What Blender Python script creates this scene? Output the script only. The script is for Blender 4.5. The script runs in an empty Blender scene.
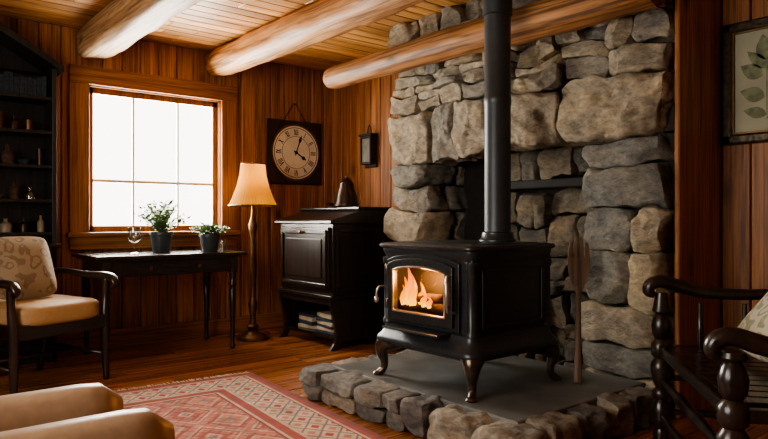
import bpy, bmesh, math, random
from mathutils import Vector, Matrix, noise
random.seed(7)
S=bpy.context.scene
COL=S.collection

# ------------------------------------------------------------ materials
def nt(name):
    m=bpy.data.materials.new(name); m.use_nodes=True
    t=m.node_tree; b=t.nodes['Principled BSDF']
    return m,t,b
def N(t,typ,**k):
    n=t.nodes.new(typ)
    for a,v in k.items(): setattr(n,a,v)
    return n
def ramp(t,stops,interp='LINEAR'):
    r=N(t,'ShaderNodeValToRGB'); r.color_ramp.interpolation=interp
    el=r.color_ramp.elements
    while len(el)<len(stops): el.new(.5)
    for e,(p,c) in zip(el,stops):
        e.position=p; e.color=(c[0],c[1],c[2],1)
    return r
def mth(t,op,a,b=None,c=None):
    n=N(t,'ShaderNodeMath',operation=op)
    for i,v in enumerate((a,b,c)):
        if v is None: continue
        if isinstance(v,(int,float)): n.inputs[i].default_value=v
        else: t.links.new(v,n.inputs[i])
    return n.outputs[0]
def mixc(t,f,a,b,bt='MIX'):
    n=N(t,'ShaderNodeMix',data_type='RGBA',blend_type=bt)
    for s,v in ((0,f),(6,a),(7,b)):
        if isinstance(v,(int,float)): n.inputs[s].default_value=v
        elif isinstance(v,tuple): n.inputs[s].default_value=(v[0],v[1],v[2],1)
        else: t.links.new(v,n.inputs[s])
    return n.outputs[2]
def bump(t,b,h,strength=.3,dist=.01):
    n=N(t,'ShaderNodeBump'); n.inputs['Strength'].default_value=strength; n.inputs['Distance'].default_value=dist
    t.links.new(h,n.inputs['Height']); t.links.new(n.outputs[0],b.inputs['Normal'])

def simple(name,c,rough=.5,metal=0,var=.25,scale=14,bmp=.1):
    m,t,b=nt(name)
    tc=N(t,'ShaderNodeTexCoord'); no=N(t,'ShaderNodeTexNoise'); no.inputs['Scale'].default_value=scale; no.inputs['Detail'].default_value=5
    t.links.new(tc.outputs['Object'],no.inputs['Vector'])
    lo=tuple(x*(1-var) for x in c); hi=tuple(min(1,x*(1+var)) for x in c)
    r=ramp(t,[(.3,lo),(.7,hi)]); t.links.new(no.outputs[0],r.inputs[0])
    t.links.new(r.outputs[0],b.inputs['Base Color'])
    b.inputs['Roughness'].default_value=rough; b.inputs['Metallic'].default_value=metal
    if bmp: bump(t,b,no.outputs[0],bmp,.005)
    return m
def wood(name,cd,cm,cl,axis='Z',rough=.42,knots=True,var=.35,grain=11,spec=.4,knotscale=1.0,fine=.45):
    m,t,b=nt(name)
    tc=N(t,'ShaderNodeTexCoord'); ge=N(t,'ShaderNodeNewGeometry')
    off=N(t,'ShaderNodeVectorMath',operation='SCALE'); off.inputs[0].default_value=(7.3,5.1,9.7)
    t.links.new(ge.outputs['Random Per Island'],off.inputs['Scale'])
    add=N(t,'ShaderNodeVectorMath',operation='ADD')
    t.links.new(tc.outputs['Object'],add.inputs[0]); t.links.new(off.outputs[0],add.inputs[1])
    def mp(g,l):
        q=N(t,'ShaderNodeMapping'); q.inputs['Scale'].default_value={'X':(l,g,g),'Y':(g,l,g),'Z':(g,g,l)}[axis]; t.links.new(add.outputs[0],q.inputs[0]); return q.outputs[0]
    no=N(t,'ShaderNodeTexNoise'); no.inputs['Scale'].default_value=1.6; no.inputs['Detail'].default_value=7; no.inputs['Roughness'].default_value=.62; no.inputs['Distortion'].default_value=.6
    t.links.new(mp(grain,.7),no.inputs[0])
    n2=N(t,'ShaderNodeTexNoise'); n2.inputs['Scale'].default_value=1.0; n2.inputs['Detail'].default_value=4; n2.inputs['Distortion'].default_value=.3
    t.links.new(mp(grain*7,1.6),n2.inputs[0])
    r=ramp(t,[(.28,cd),(.5,cm),(.72,cl)]); t.links.new(no.outputs[0],r.inputs[0])
    fr=ramp(t,[(.36,(1-fine,)*3),(.55,(1.05,)*3)]); t.links.new(n2.outputs[0],fr.inputs[0])
    br=mth(t,'MULTIPLY_ADD',ge.outputs['Random Per Island'],var,1-var*.55)
    comb=N(t,'ShaderNodeCombineColor')
    for i in range(3): t.links.new(br,comb.inputs[i])
    c=mixc(t,1.0,r.outputs[0],comb.outputs[0],'MULTIPLY')
    c=mixc(t,1.0,c,fr.outputs[0],'MULTIPLY')
    if knots:
        k=3.2*knotscale
        vo=N(t,'ShaderNodeTexVoronoi'); vo.inputs['Scale'].default_value=1.0; t.links.new(mp(k,k*.45),vo.inputs['Vector'])
        kr=ramp(t,[(.05,(1,1,1)),(.15,(0,0,0))]); t.links.new(vo.outputs['Distance'],kr.inputs[0])
        c=mixc(t,mth(t,'MULTIPLY',kr.outputs[0],.8),c,tuple(x*.35 for x in cd))
    t.links.new(c,b.inputs['Base Color'])
    b.inputs['Roughness'].default_value=rough
    b.inputs['Specular IOR Level'].default_value=spec
    bump(t,b,mth(t,'ADD',no.outputs[0],mth(t,'MULTIPLY',n2.outputs[0],.4)),.35,.005)
    return m
def stone_mat(name,cols,dark=1.0):
    m,t,b=nt(name)
    tc=N(t,'ShaderNodeTexCoord'); ge=N(t,'ShaderNodeNewGeometry')
    r=ramp(t,[(i/len(cols),tuple(x*dark for x in c)) for i,c in enumerate(cols)],'CONSTANT')
    t.links.new(ge.outputs['Random Per Island'],r.inputs[0])
    mp=N(t,'ShaderNodeMapping'); mp.inputs['Scale'].default_value=(1,1,1.8); mp.inputs['Rotation'].default_value=(.35,0,0); t.links.new(tc.outputs['Object'],mp.inputs[0])
    n1=N(t,'ShaderNodeTexNoise'); n1.inputs['Scale'].default_value=4.5; n1.inputs['Detail'].default_value=9; n1.inputs['Roughness'].default_value=.68; n1.inputs['Distortion'].default_value=.4
    n2=N(t,'ShaderNodeTexNoise'); n2.inputs['Scale'].default_value=20; n2.inputs['Detail'].default_value=9; n2.inputs['Roughness'].default_value=.75
    for n in (n1,n2): t.links.new(mp.outputs[0],n.inputs[0])
    c1=ramp(t,[(.3,(.46,.45,.44)),(.47,(.92,.92,.92)),(.58,(1.1,1.05,.95)),(.7,(1.4,1.28,1.06))]); t.links.new(n1.outputs[0],c1.inputs[0])
    c=mixc(t,1.0,r.outputs[0],c1.outputs[0],'MULTIPLY')
    c2=ramp(t,[(.36,(.55,.55,.55)),(.6,(1.12,1.12,1.12))]); t.links.new(n2.outputs[0],c2.inputs[0])
    c=mixc(t,1.0,c,c2.outputs[0],'MULTIPLY')
    t.links.new(c,b.inputs['Base Color']); b.inputs['Roughness'].default_value=.8
    h=mth(t,'ADD',n1.outputs[0],mth(t,'MULTIPLY',n2.outputs[0],.5))
    bump(t,b,h,.9,.045)
    return m
def emis(name,c,s):
    m,t,b=nt(name); b.inputs['Base Color'].default_value=(0,0,0,1)
    b.inputs['Emission Color'].default_value=(*c,1); b.inputs['Emission Strength'].default_value=s
    return m
def glass(name,tint=(1,1,1),gl=.1,rough=.03):
    m,t,b=nt(name); t.nodes.remove(b); out=t.nodes['Material Output']
    tr=N(t,'ShaderNodeBsdfTransparent'); tr.inputs[0].default_value=(*tint,1)
    g=N(t,'ShaderNodeBsdfGlossy'); g.inputs['Roughness'].default_value=rough
    lw=N(t,'ShaderNodeLayerWeight'); lw.inputs[0].default_value=.25
    mx=N(t,'ShaderNodeMixShader'); t.links.new(mth(t,'MULTIPLY_ADD',lw.outputs['Facing'],.5,gl),mx.inputs[0])
    t.links.new(tr.outputs[0],mx.inputs[1]); t.links.new(g.outputs[0],mx.inputs[2]); t.links.new(mx.outputs[0],out.inputs[0])
    return m

M_wall=wood('pine_wall',(.17,.062,.020),(.36,.150,.050),(.50,.235,.085),'Z',var=.5,fine=.5)
M_ceil=wood('pine_ceiling',(.38,.165,.05),(.60,.30,.10),(.74,.42,.165),'X',knotscale=1.4,var=.55)
M_floor=wood('oak_floor',(.18,.062,.022),(.39,.152,.05),(.52,.215,.08),'X',rough=.24,knots=False,spec=.5,var=.5)
M_log=wood('peeled_log',(.24,.105,.034),(.46,.225,.08),(.60,.335,.14),'Y',grain=8,rough=.5,knotscale=1.1,fine=.6)
M_logd=wood('mantel_log_wood',(.13,.055,.018),(.30,.135,.045),(.42,.21,.08),'Y',grain=8,rough=.55,knotscale=1.2,fine=.65)
M_hewn=wood('hewn_beam',(.28,.15,.07),(.46,.295,.15),(.58,.41,.24),'Y',grain=8,rough=.55,knotscale=1.1,fine=.6)
M_trim=wood('trim_wood',(.17,.062,.019),(.35,.142,.044),(.47,.21,.075),'X',knots=False)
M_trimZ=wood('trim_wood_v',(.17,.062,.019),(.35,.142,.044),(.47,.21,.075),'Z',knots=False)
M_dark=wood('dark_walnut',(.011,.007,.006),(.026,.017,.013),(.048,.031,.023),'Z',rough=.28,knots=False,spec=.65)
M_darkX=wood('dark_walnut_x',(.011,.008,.007),(.028,.020,.016),(.048,.035,.027),'X',rough=.22,knots=False,spec=.7)
M_hutch=wood('painted_hutch',(.014,.015,.016),(.026,.027,.027),(.045,.042,.038),'Z',rough=.42,knots=False)
M_back=simple('wall_backing',(.02,.008,.004),.9)
SC=[(.36,.31,.23),(.27,.245,.20),(.41,.35,.25),(.22,.215,.19),(.38,.32,.23),(.31,.265,.20),(.43,.37,.28),(.26,.23,.185)]
M_stone=stone_mat('field_stone',SC)
M_sootShade=stone_mat('sooty_shaded_stone',[(.19,.165,.12),(.13,.12,.10),(.23,.19,.135),(.15,.14,.115)])  # darker stones: soot plus the recess shade put into the colour
M_hst=stone_mat('hearth_stone',[(.34,.315,.27),(.25,.24,.22),(.39,.35,.29),(.22,.215,.205)])
M_mortar=simple('mortar',(.035,.03,.025),.95,bmp=.5,scale=40)
M_slate=simple('slate',(.15,.155,.15),.42,var=.35,scale=5,bmp=.35)
M_iron=simple('cast_iron',(.034,.040,.045),.34,.35,var=.2,scale=60,bmp=.12)
M_ironl=simple('cast_iron_trim',(.055,.058,.06),.30,.6,var=.2,scale=60,bmp=.1)
M_bronze=simple('bronzed_iron',(.12,.095,.072),.28,.85,var=.3)
M_pipe=simple('stove_pipe',(.055,.062,.068),.42,.5,var=.15,scale=8,bmp=.03)
M_steel=simple('steel',(.5,.45,.38),.3,.9)
M_brass=simple('aged_brass',(.17,.10,.045),.4,.8)
M_cream=simple('cream_fabric',(.46,.30,.14),.6,var=.06,scale=60)
M_padfab=simple('chair_back_fabric',(.20,.12,.06),.7,var=.1,scale=60)
M_leather=simple('tan_leather',(.42,.30,.20),.38,var=.1,scale=30,bmp=.15)
M_leatherD=simple('brown_leather',(.20,.11,.065),.4,var=.15,scale=30)
M_green=simple('leaf_green',(.12,.22,.07),.5,var=.4)
M_pot=simple('plant_pot',(.05,.065,.075),.4,var=.2)
M_soil=simple('soil',(.03,.02,.012),.95)
M_face=simple('clock_face',(.84,.76,.58),.6,var=.08,scale=6,bmp=0)
M_black=simple('black_paint',(.012,.01,.009),.5)
M_sootShade2=simple('sooty_shade_iron',(.012,.011,.010),.8,bmp=.4,scale=20)  # soot black for iron; on the recess plate it stands in for shade
M_char=simple('charred_wood',(.03,.015,.01),.9)
M_glass=glass('window_glass',gl=.04)
M_clear=glass('clear_glass',(.95,.97,.96),.16)
M_sglass=glass('stove_glass',(.95,.9,.84),.03,.12)
M_paddle=wood('paddle_wood',(.09,.06,.038),(.17,.115,.078),(.23,.165,.115),'Z',rough=.6,knots=False)
M_paper=simple('paper',(.5,.42,.3),.8)
M_booksA=stone_mat('book_covers',[(.18,.05,.03),(.04,.07,.10),(.22,.16,.08),(.05,.08,.05),(.12,.08,.06)])

def shade_mat():
    m,t,b=nt('lamp_shade'); b.inputs['Base Color'].default_value=(.62,.36,.06,1); b.inputs['Roughness'].default_value=.8
    tl=N(t,'ShaderNodeBsdfTranslucent'); tl.inputs[0].default_value=(.85,.45,.06,1)
    mx=N(t,'ShaderNodeMixShader'); mx.inputs[0].default_value=.5
    t.links.new(b.outputs[0],mx.inputs[1]); t.links.new(tl.outputs[0],mx.inputs[2]); t.links.new(mx.outputs[0],t.nodes['Material Output'].inputs[0])
    return m
M_shade=shade_mat()
def pattern_fabric(name,base,mot,scale):
    m,t,b=nt(name); tc=N(t,'ShaderNodeTexCoord')
    vo=N(t,'ShaderNodeTexVoronoi',feature='SMOOTH_F1'); vo.inputs['Scale'].default_value=scale
    no=N(t,'ShaderNodeTexNoise'); no.inputs['Scale'].default_value=scale*1.5
    t.links.new(tc.outputs['Object'],vo.inputs[0]); t.links.new(tc.outputs['Object'],no.inputs[0])
    s=mth(t,'SINE',mth(t,'MULTIPLY',mth(t,'ADD',vo.outputs['Distance'],mth(t,'MULTIPLY',no.outputs[0],.5)),16))
    r=ramp(t,[(.35,base),(.75,mot)]); t.links.new(s,r.inputs[0]); t.links.new(r.outputs[0],b.inputs['Base Color'])
    b.inputs['Roughness'].default_value=.9; bump(t,b,no.outputs[0],.15,.004)
    return m
M_pillow=pattern_fabric('pillow_linen',(.33,.26,.17),(.22,.16,.10),14)
M_floral=pattern_fabric('floral_fabric',(.62,.58,.46),(.34,.36,.24),18)

def rug_mat(a,b_):
    m,t,b=nt('kilim_rug'); tc=N(t,'ShaderNodeTexCoord'); sx=N(t,'ShaderNodeSeparateXYZ'); t.links.new(tc.outputs['Object'],sx.inputs[0])
    no=N(t,'ShaderNodeTexNoise'); no.inputs['Scale'].default_value=9; no.inputs['Detail'].default_value=5; t.links.new(tc.outputs['Object'],no.inputs[0])
    ax=mth(t,'ABSOLUTE',sx.outputs[0]); ay=mth(t,'ABSOLUTE',sx.outputs[1])
    bd=mth(t,'MINIMUM',mth(t,'SUBTRACT',a,ax),mth(t,'SUBTRACT',b_,ay))
    red=(.31,.045,.035); rose=(.46,.20,.15); cream=(.56,.44,.33); blue=(.15,.16,.18); dk=(.18,.035,.03)
    def diamonds(k,stops,ky=.8):
        fx=mth(t,'ABSOLUTE',mth(t,'SUBTRACT',mth(t,'FRACT',mth(t,'MULTIPLY',sx.outputs[0],k)),.5))
        fy=mth(t,'ABSOLUTE',mth(t,'SUBTRACT',mth(t,'FRACT',mth(t,'MULTIPLY',sx.outputs[1],k*ky)),.5))
        r=ramp(t,stops,'CONSTANT'); t.links.new(mth(t,'ADD',fx,fy),r.inputs[0]); return r.outputs[0]
    field=diamonds(3.1,[(0,blue),(.08,cream),(.14,red),(.30,rose),(.36,dk),(.40,cream),(.45,rose),(.60,red),(.70,cream),(.76,rose),(.9,blue)])
    small=diamonds(13,[(0,rose),(.3,red),(.62,cream),(.8,rose)],1)
    field=mixc(t,.35,field,small)
    band=diamonds(9,[(0,red),(.22,cream),(.42,blue),(.55,cream),(.8,rose)])
    r=ramp(t,[(0,dk),(.03,red),(.06,cream),(.075,dk),(.28,cream),(.30,red),(.35,cream),(.365,dk)],'CONSTANT'); t.links.new(bd,r.inputs[0])
    inb=mth(t,'MULTIPLY',mth(t,'GREATER_THAN',bd,.085),mth(t,'LESS_THAN',bd,.28))
    c=mixc(t,inb,r.outputs[0],band)
    c=mixc(t,mth(t,'GREATER_THAN',bd,.38),c,field)
    fade=ramp(t,[(.35,(.75,.75,.75)),(.65,(1.2,1.15,1.1))]); t.links.new(no.outputs[0],fade.inputs[0])
    c=mixc(t,1.0,c,fade.outputs[0],'MULTIPLY'); c=mixc(t,.2,c,(.42,.25,.2))
    t.links.new(c,b.inputs['Base Color']); b.inputs['Roughness'].default_value=.95
    n2=N(t,'ShaderNodeTexNoise'); n2.inputs['Scale'].default_value=180; t.links.new(tc.outputs['Object'],n2.inputs[0]); bump(t,b,n2.outputs[0],.4,.004)
    return m

# ------------------------------------------------------------ geometry helpers
def empty(name,loc=(0,0,0),rz=0):
    e=bpy.data.objects.new(name,None); e.location=loc; e.rotation_euler=(0,0,rz); e.empty_display_size=.1; COL.objects.link(e); return e
def mesh_obj(name,verts,faces,mat,parent=None,smooth=False,loc=(0,0,0),rot=(0,0,0)):
    me=bpy.data.meshes.new(name); me.from_pydata([tuple(v) for v in verts],[],faces); me.update()
    mats=mat if isinstance(mat,list) else [mat]
    for m in mats: me.materials.append(m)
    o=bpy.data.objects.new(name,me); o.location=loc; o.rotation_euler=rot; COL.objects.link(o)
    if parent: o.parent=parent
    bm=bmesh.new(); bm.from_mesh(me); bmesh.ops.recalc_face_normals(bm,faces=bm.faces); bm.to_mesh(me); bm.free()
    if smooth:
        for p in me.polygons: p.use_smooth=True
    return o
def bev(o,w,seg=2):
    if w>0:
        m=o.modifiers.new('bevel','BEVEL'); m.width=w; m.segments=seg; m.limit_method='ANGLE'
    return o
BF=[(0,1,3,2),(4,6,7,5),(0,4,5,1),(2,3,7,6),(0,2,6,4),(1,5,7,3)]
def bverts(x0,x1,y0,y1,z0,z1): return [(x,y,z) for x in (x0,x1) for y in (y0,y1) for z in (z0,z1)]
def box(name,b,mat,parent=None,bevel=.004,rot=(0,0,0),loc=None):
    """b = x0,x1,y0,y1,z0,z1 ; object origin at the centre"""
    c=((b[0]+b[1])/2,(b[2]+b[3])/2,(b[4]+b[5])/2)
    v=[(p[0]-c[0],p[1]-c[1],p[2]-c[2]) for p in bverts(*b)]
    return bev(mesh_obj(name,v,BF,mat,parent,loc=loc or c,rot=rot),bevel)
def boxes(name,bl,mat,parent=None,bevel=.003,seg=1):
    V=[];F=[];MI=[]
    for b in bl:
        k=len(V); V+=bverts(*b[:6]); F+=[tuple(i+k for i in f) for f in BF]; MI+=[b[6] if len(b)>6 else 0]*6
    o=mesh_obj(name,V,F,mat,parent)
    for p,i in zip(o.data.polygons,MI): p.material_index=i
    return bev(o,bevel,seg)
def lathe(name,prof,mat,parent=None,loc=(0,0,0),seg=28,rot=(0,0,0),wob=0):
    V=[];F=[]
    for r,z in prof:
        for i in range(seg):
            a=2*math.pi*i/seg; rr=r*(1+wob*(i%2)); V.append((rr*math.cos(a),rr*math.sin(a),z))
    n=len(prof)
    for j in range(n-1):
        for i in range(seg):
            k=(i+1)%seg; F.append((j*seg+i,j*seg+k,(j+1)*seg+k,(j+1)*seg+i))
    if prof[0][0]>1e-4: F.append(tuple(range(seg)))
    if prof[-1][0]>1e-4: F.append(tuple((n-1)*seg+i for i in range(seg)))
    o=mesh_obj(name,V,F,mat,parent,True,loc,rot)
    m=o.modifiers.new('es','EDGE_SPLIT'); m.split_angle=math.radians(50)
    return o
def cr(pts,rad,sub):
    P=[Vector(p) for p in pts]; out=[];R=[]
    for i in range(len(P)-1):
        p0=P[max(i-1,0)];p1=P[i];p2=P[i+1];p3=P[min(i+2,len(P)-1)]
        for s in range(sub):
            t=s/sub
            out.append(.5*((2*p1)+(-p0+p2)*t+(2*p0-5*p1+4*p2-p3)*t*t+(-p0+3*p1-3*p2+p3)*t**3)); R.append(rad[i]*(1-t)+rad[i+1]*t)
    out.append(P[-1]);R.append(rad[-1]); return out,R
def tube(name,pts,rad,mat,parent=None,seg=12,sub=5,flat=1.0,loc=(0,0,0)):
    if not isinstance(rad,(list,tuple)): rad=[rad]*len(pts)
    P,R=cr(pts,rad,sub); V=[];F=[]
    up=Vector((0,0,1))
    for i,p in enumerate(P):
        t=(P[min(i+1,len(P)-1)]-P[max(i-1,0)]).normalized()
        if i==0:
            a=up if abs(t.z)<.9 else Vector((0,1,0))
            n=(a-t*a.dot(t)).normalized()
        else: n=(n-t*n.dot(t)).normalized()
        bn=t.cross(n)
        for k in range(seg):
            a=2*math.pi*k/seg; V.append(p+(n*math.cos(a)*flat+bn*math.sin(a))*R[i])
    m=len(P)
    for j in range(m-1):
        for i in range(seg):
            k=(i+1)%seg; F.append((j*seg+i,j*seg+k,(j+1)*seg+k,(j+1)*seg+i))
    F.append(tuple(range(seg))); F.append(tuple((m-1)*seg+i for i in range(seg)))
    return mesh_obj(name,V,F,mat,parent,True,loc)
_cg={}
def cube_grid(n):
    if n in _cg: return _cg[n]
    idx={};V=[];F=[]
    def vi(a,b,c):
        if (a,b,c) not in idx:
            idx[(a,b,c)]=len(V); V.append(Vector((2*a/n-1,2*b/n-1,2*c/n-1)))
        return idx[(a,b,c)]
    for s in (0,n):
        for i in range(n):
            for j in range(n):
                F.append((vi(s,i,j),vi(s,i+1,j),vi(s,i+1,j+1),vi(s,i,j+1)))
                F.append((vi(i,s,j),vi(i+1,s,j),vi(i+1,s,j+1),vi(i,s,j+1)))
                F.append((vi(i,j,s),vi(i+1,j,s),vi(i+1,j+1,s),vi(i,j+1,s)))
    _cg[n]=(V,F); return _cg[n]
def pn(p,n): return (abs(p.x)**n+abs(p.y)**n+abs(p.z)**n)**(1/n)
def cushion(name,size,mat,parent=None,loc=(0,0,0),rot=(0,0,0),p=5,pinch=0,n=16):
    gv,gf=cube_grid(n); V=[]
    for v in gv:
        q=v/pn(v,p)
        if pinch:
            e=max(abs(q.x),abs(q.y)); q=Vector((q.x*(1+pinch*.25*abs(q.y)**3),q.y*(1+pinch*.25*abs(q.x)**3),q.z*(1-pinch*e**3)))
        w=noise.noise(q*1.7+Vector((loc[0]*3,loc[1],0)))*.04
        V.append(Vector((q.x*size[0]/2,q.y*size[1]/2,q.z*size[2]/2*(1+w))))
    return mesh_obj(name,V,gf,mat,parent,True,loc,rot)
def warp(v):
    return Vector((v.x, v.y+.07*noise.noise(Vector((1.3,v.y*2.6,v.z*2.6)))+.03*noise.noise(Vector((5,v.y*7,v.z*7))),
                   v.z+.06*noise.noise(Vector((9.3,v.y*2.6,v.z*2.6)))+.025*noise.noise(Vector((2.2,v.y*7,v.z*7)))))
class Stones:
    def __init__(s): s.V=[];s.F=[]
    def add(s,x0,x1,y0,y1,z0,z1,gap=.005,n=14,p=11,amp=.018,wp=True,planes=10,cut=(.76,.94)):
        gv,gf=cube_grid(n); k=len(s.V); sd=Vector((random.random()*50,random.random()*50,random.random()*50))
        h=Vector(((x1-x0)/2-gap,(y1-y0)/2-gap,(z1-z0)/2-gap)); c=Vector(((x0+x1)/2,(y0+y1)/2,(z0+z1)/2))
        PL=[]
        for i in range(planes):
            nrm=Vector((random.choice((-1,-1,-1,1))*random.uniform(.3,1),random.uniform(-1,1),random.uniform(-1,1))).normalized()
            sup=abs(nrm.x)*h.x+abs(nrm.y)*h.y+abs(nrm.z)*h.z; PL.append((nrm,sup*random.uniform(*cut)))
        for i in range(3):
            nrm=Vector((-1,random.uniform(-.4,.4),random.uniform(-.4,.4))).normalized()
            sup=abs(nrm.x)*h.x+abs(nrm.y)*h.y+abs(nrm.z)*h.z; PL.append((nrm,sup-random.uniform(.015,.05)))
        for i in range(2):
            nrm=Vector((random.uniform(-.3,.3),-1,random.uniform(-.3,.3))).normalized()
            sup=abs(nrm.x)*h.x+abs(nrm.y)*h.y+abs(nrm.z)*h.z; PL.append((nrm,sup-random.uniform(.01,.03)))
        for v in gv:
            q=v/pn(v,p); w=Vector((q.x*h.x,q.y*h.y,q.z*h.z))
            for nrm,d in PL:
                e=w.dot(nrm)-d
                if e>0: w-=nrm*e
            w+=q.normalized()*(noise.noise(w*8+sd)*amp+noise.noise(w*20+sd)*amp*.6)
            w+=c
            s.V.append(warp(w) if wp else w)
        s.F+=[tuple(i+k for i in f) for f in gf]
    def split(s,x0,x1,y0,y1,z0,z1,mw,mh,jit=.05):
        w=y1-y0;h=z1-z0
        f=random.uniform(.34,.66)
        if w>mw*random.uniform(.75,1.25) and (w/mw>=h/mh or h<mh):
            m=y0+w*f; s.split(x0,x1,y0,m,z0,z1,mw,mh,jit); s.split(x0,x1,m,y1,z0,z1,mw,mh,jit)
        elif h>mh*random.uniform(.8,1.25):
            m=z0+h*f; s.split(x0,x1,y0,y1,z0,m,mw,mh,jit); s.split(x0,x1,y0,y1,m,z1,mw,mh,jit)
        else: s.add(x0-random.random()*jit,x1,y0,y1,z0,z1)
    def make(s,name,mat,parent=None):
        o=mesh_obj(name,s.V,s.F,mat,parent,True); m=o.modifiers.new('es','EDGE_SPLIT'); m.split_angle=math.radians(38); return o

# ------------------------------------------------------------ room shell
RX0,RY0,HC=-4.7,-6.4,2.45
WX0,WX1,WZ0,WZ1=-2.30,-1.19,.89,2.045    # window opening in the back wall
def sub_rect(a0,a1,z0,z1,h):
    """board a0..a1,z0..z1 minus hole h"""
    if h is None or a1<=h[0] or a0>=h[1]: return [(a0,a1,z0,z1)]
    out=[]
    if a0<h[0]: out.append((a0,h[0],z0,z1))
    if a1>h[1]: out.append((h[1],a1,z0,z1))
    m0,m1=max(a0,h[0]),min(a1,h[1])
    out+= [(m0,m1,z0,h[2]),(m0,m1,h[3],z1)]
    return out
def wall(name,axis,pos,thick,a0,a1,hole,step=.148):
    bl=[]; a=a0
    while a<a1-1e-3:
        e=min(a+step,a1)
        for (p,q,z0,z1) in sub_rect(a+.003,e-.003,0,HC,hole):
            if q-p<.01: continue
            bl.append((p,q,pos[0],pos[1],z0,z1,0) if axis=='X' else (pos[0],pos[1],p,q,z0,z1,0))
        a=e
    b0,b1=thick
    for (p,q,z0,z1) in sub_rect(a0-.12,a1+.12,-.02,HC+.02,hole):
        bl.append((p,q,b0,b1,z0,z1,1) if axis=='X' else (b0,b1,p,q,z0,z1,1))
    return boxes(name,bl,[M_wall,M_back],bevel=.006)
wall('wall_back','X',(-.02,.004),(.003,.12),RX0,0,(WX0,WX1,WZ0,WZ1))
wall('wall_right','Y',(-.02,.004),(.003,.12),RY0,-.02,None)
LW=(-4.2,-2.5,.8,2.1)  # opening for the added fill window
wall('wall_left','Y',(RX0-.004,RX0+.02),(RX0-.12,RX0-.003),RY0,-.02,LW)
wall('wall_front','X',(RY0-.004,RY0+.02),(RY0-.12,RY0-.003),RX0,0,None)
bl=[];a=RY0
while a<-.001:
    e=min(a+.115,0); 
    xs=[RX0,RX0+random.uniform(1,2.2),RX0+random.uniform(2.6,3.6),0]
    for i in range(3): bl.append((xs[i]+.001,xs[i+1]-.001,a+.003,e-.003,HC,HC+.02,0))
    a=e
bl.append((RX0-.12,.12,RY0-.12,.12,HC+.018,HC+.1,1))
boxes('ceiling',bl,[M_ceil,M_back],bevel=.005)
bl=[];a=RY0
while a<-.001:
    e=min(a+.11,0); x=RX0; o=random.uniform(.3,1.4)
    while x<0:
        x2=min(x+o,0); bl.append((x+.001,x2-.001,a+.001,e-.001,-.02,0,0)); x=x2; o=random.uniform(.9,1.6)
    a=e
bl.append((RX0-.12,.12,RY0-.12,.12,-.1,-.018,1))
boxes('floor',bl,[M_floor,M_back],bevel=.0015)
box('baseboard_back',(RX0+.02,-.02,-.042,-.02,0,.14),M_trim)
boxes('baseboard_right',[(-.042,-.02,-1.46,-.045,0,.14),(-.042,-.02,RY0+.02,-3.76,0,.14)],M_trimZ)

# window 1
w=empty('window_1',((WX0+WX1)/2,0,(WZ0+WZ1)/2)); hw=(WX1-WX0)/2; hh=(WZ1-WZ0)/2
box('casing_left',(-hw-.13,-hw+.012,-.05,-.02,-hh-.1,hh+.11),M_trimZ,w)
box('casing_right',(hw-.012,hw+.13,-.05,-.02,-hh-.1,hh+.11),M_trimZ,w)
box('casing_head',(-hw-.13,hw+.13,-.058,-.02,hh-.012,hh+.125),M_trim,w)
box('casing_apron',(-hw-.13,hw+.13,-.055,-.02,-hh-.12,-hh-.02),M_trim,w)
box('sill',(-hw-.15,hw+.15,-.09,.1,-hh-.025,-hh+.012),M_trim,w,.008)
for n,b in (('jamb_left',(-hw,-hw+.02,-.02,.12,-hh,hh)),('jamb_right',(hw-.02,hw,-.02,.12,-hh,hh)),('jamb_top',(-hw,hw,-.02,.12,hh-.02,hh))): box(n,b,M_trimZ,w,.002)
for n,b in (('sash_left',(-hw+.02,-hw+.06,.03,.07,-hh,hh-.02)),('sash_right',(hw-.06,hw-.02,.03,.07,-hh,hh-.02)),('sash_top',(-hw+.02,hw-.02,.03,.07,hh-.065,hh-.02)),('sash_bottom',(-hw+.02,hw-.02,.03,.07,-hh+.01,-hh+.06))): box(n,b,M_trimZ,w,.004)
M_mun=simple('muntin_paint',(.78,.66,.50),.5)
for i,x in enumerate((-.185,.185)): box('muntin_v_%d'%i,(x-.008,x+.008,.035,.06,-hh+.05,hh-.05),M_mun,w,.003)
box('muntin_h',(-hw+.05,hw-.05,.033,.062,-.175,-.152),M_mun,w,.003)
box('pane',(-hw+.05,hw-.05,.046,.049,-hh+.05,hh-.05),M_glass,w,0)
# added window in the unseen left wall, there to carry the fill light
w=empty('fill_window',(RX0,-3.35,1.45))
for n,b in (('casing_left',(.02,.05,-.97,-.84,-.77,.77)),('casing_right',(.02,.05,.84,.97,-.77,.77)),('casing_head',(.02,.05,-.97,.97,.64,.78)),('sill',(-.1,.09,-.97,.97,-.68,-.64)),('muntin_v',(-.06,-.03,-.02,.02,-.65,.65)),('muntin_h',(-.06,-.03,-.85,.85,-.02,.02))): box(n,b,M_trimZ,w)

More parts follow.
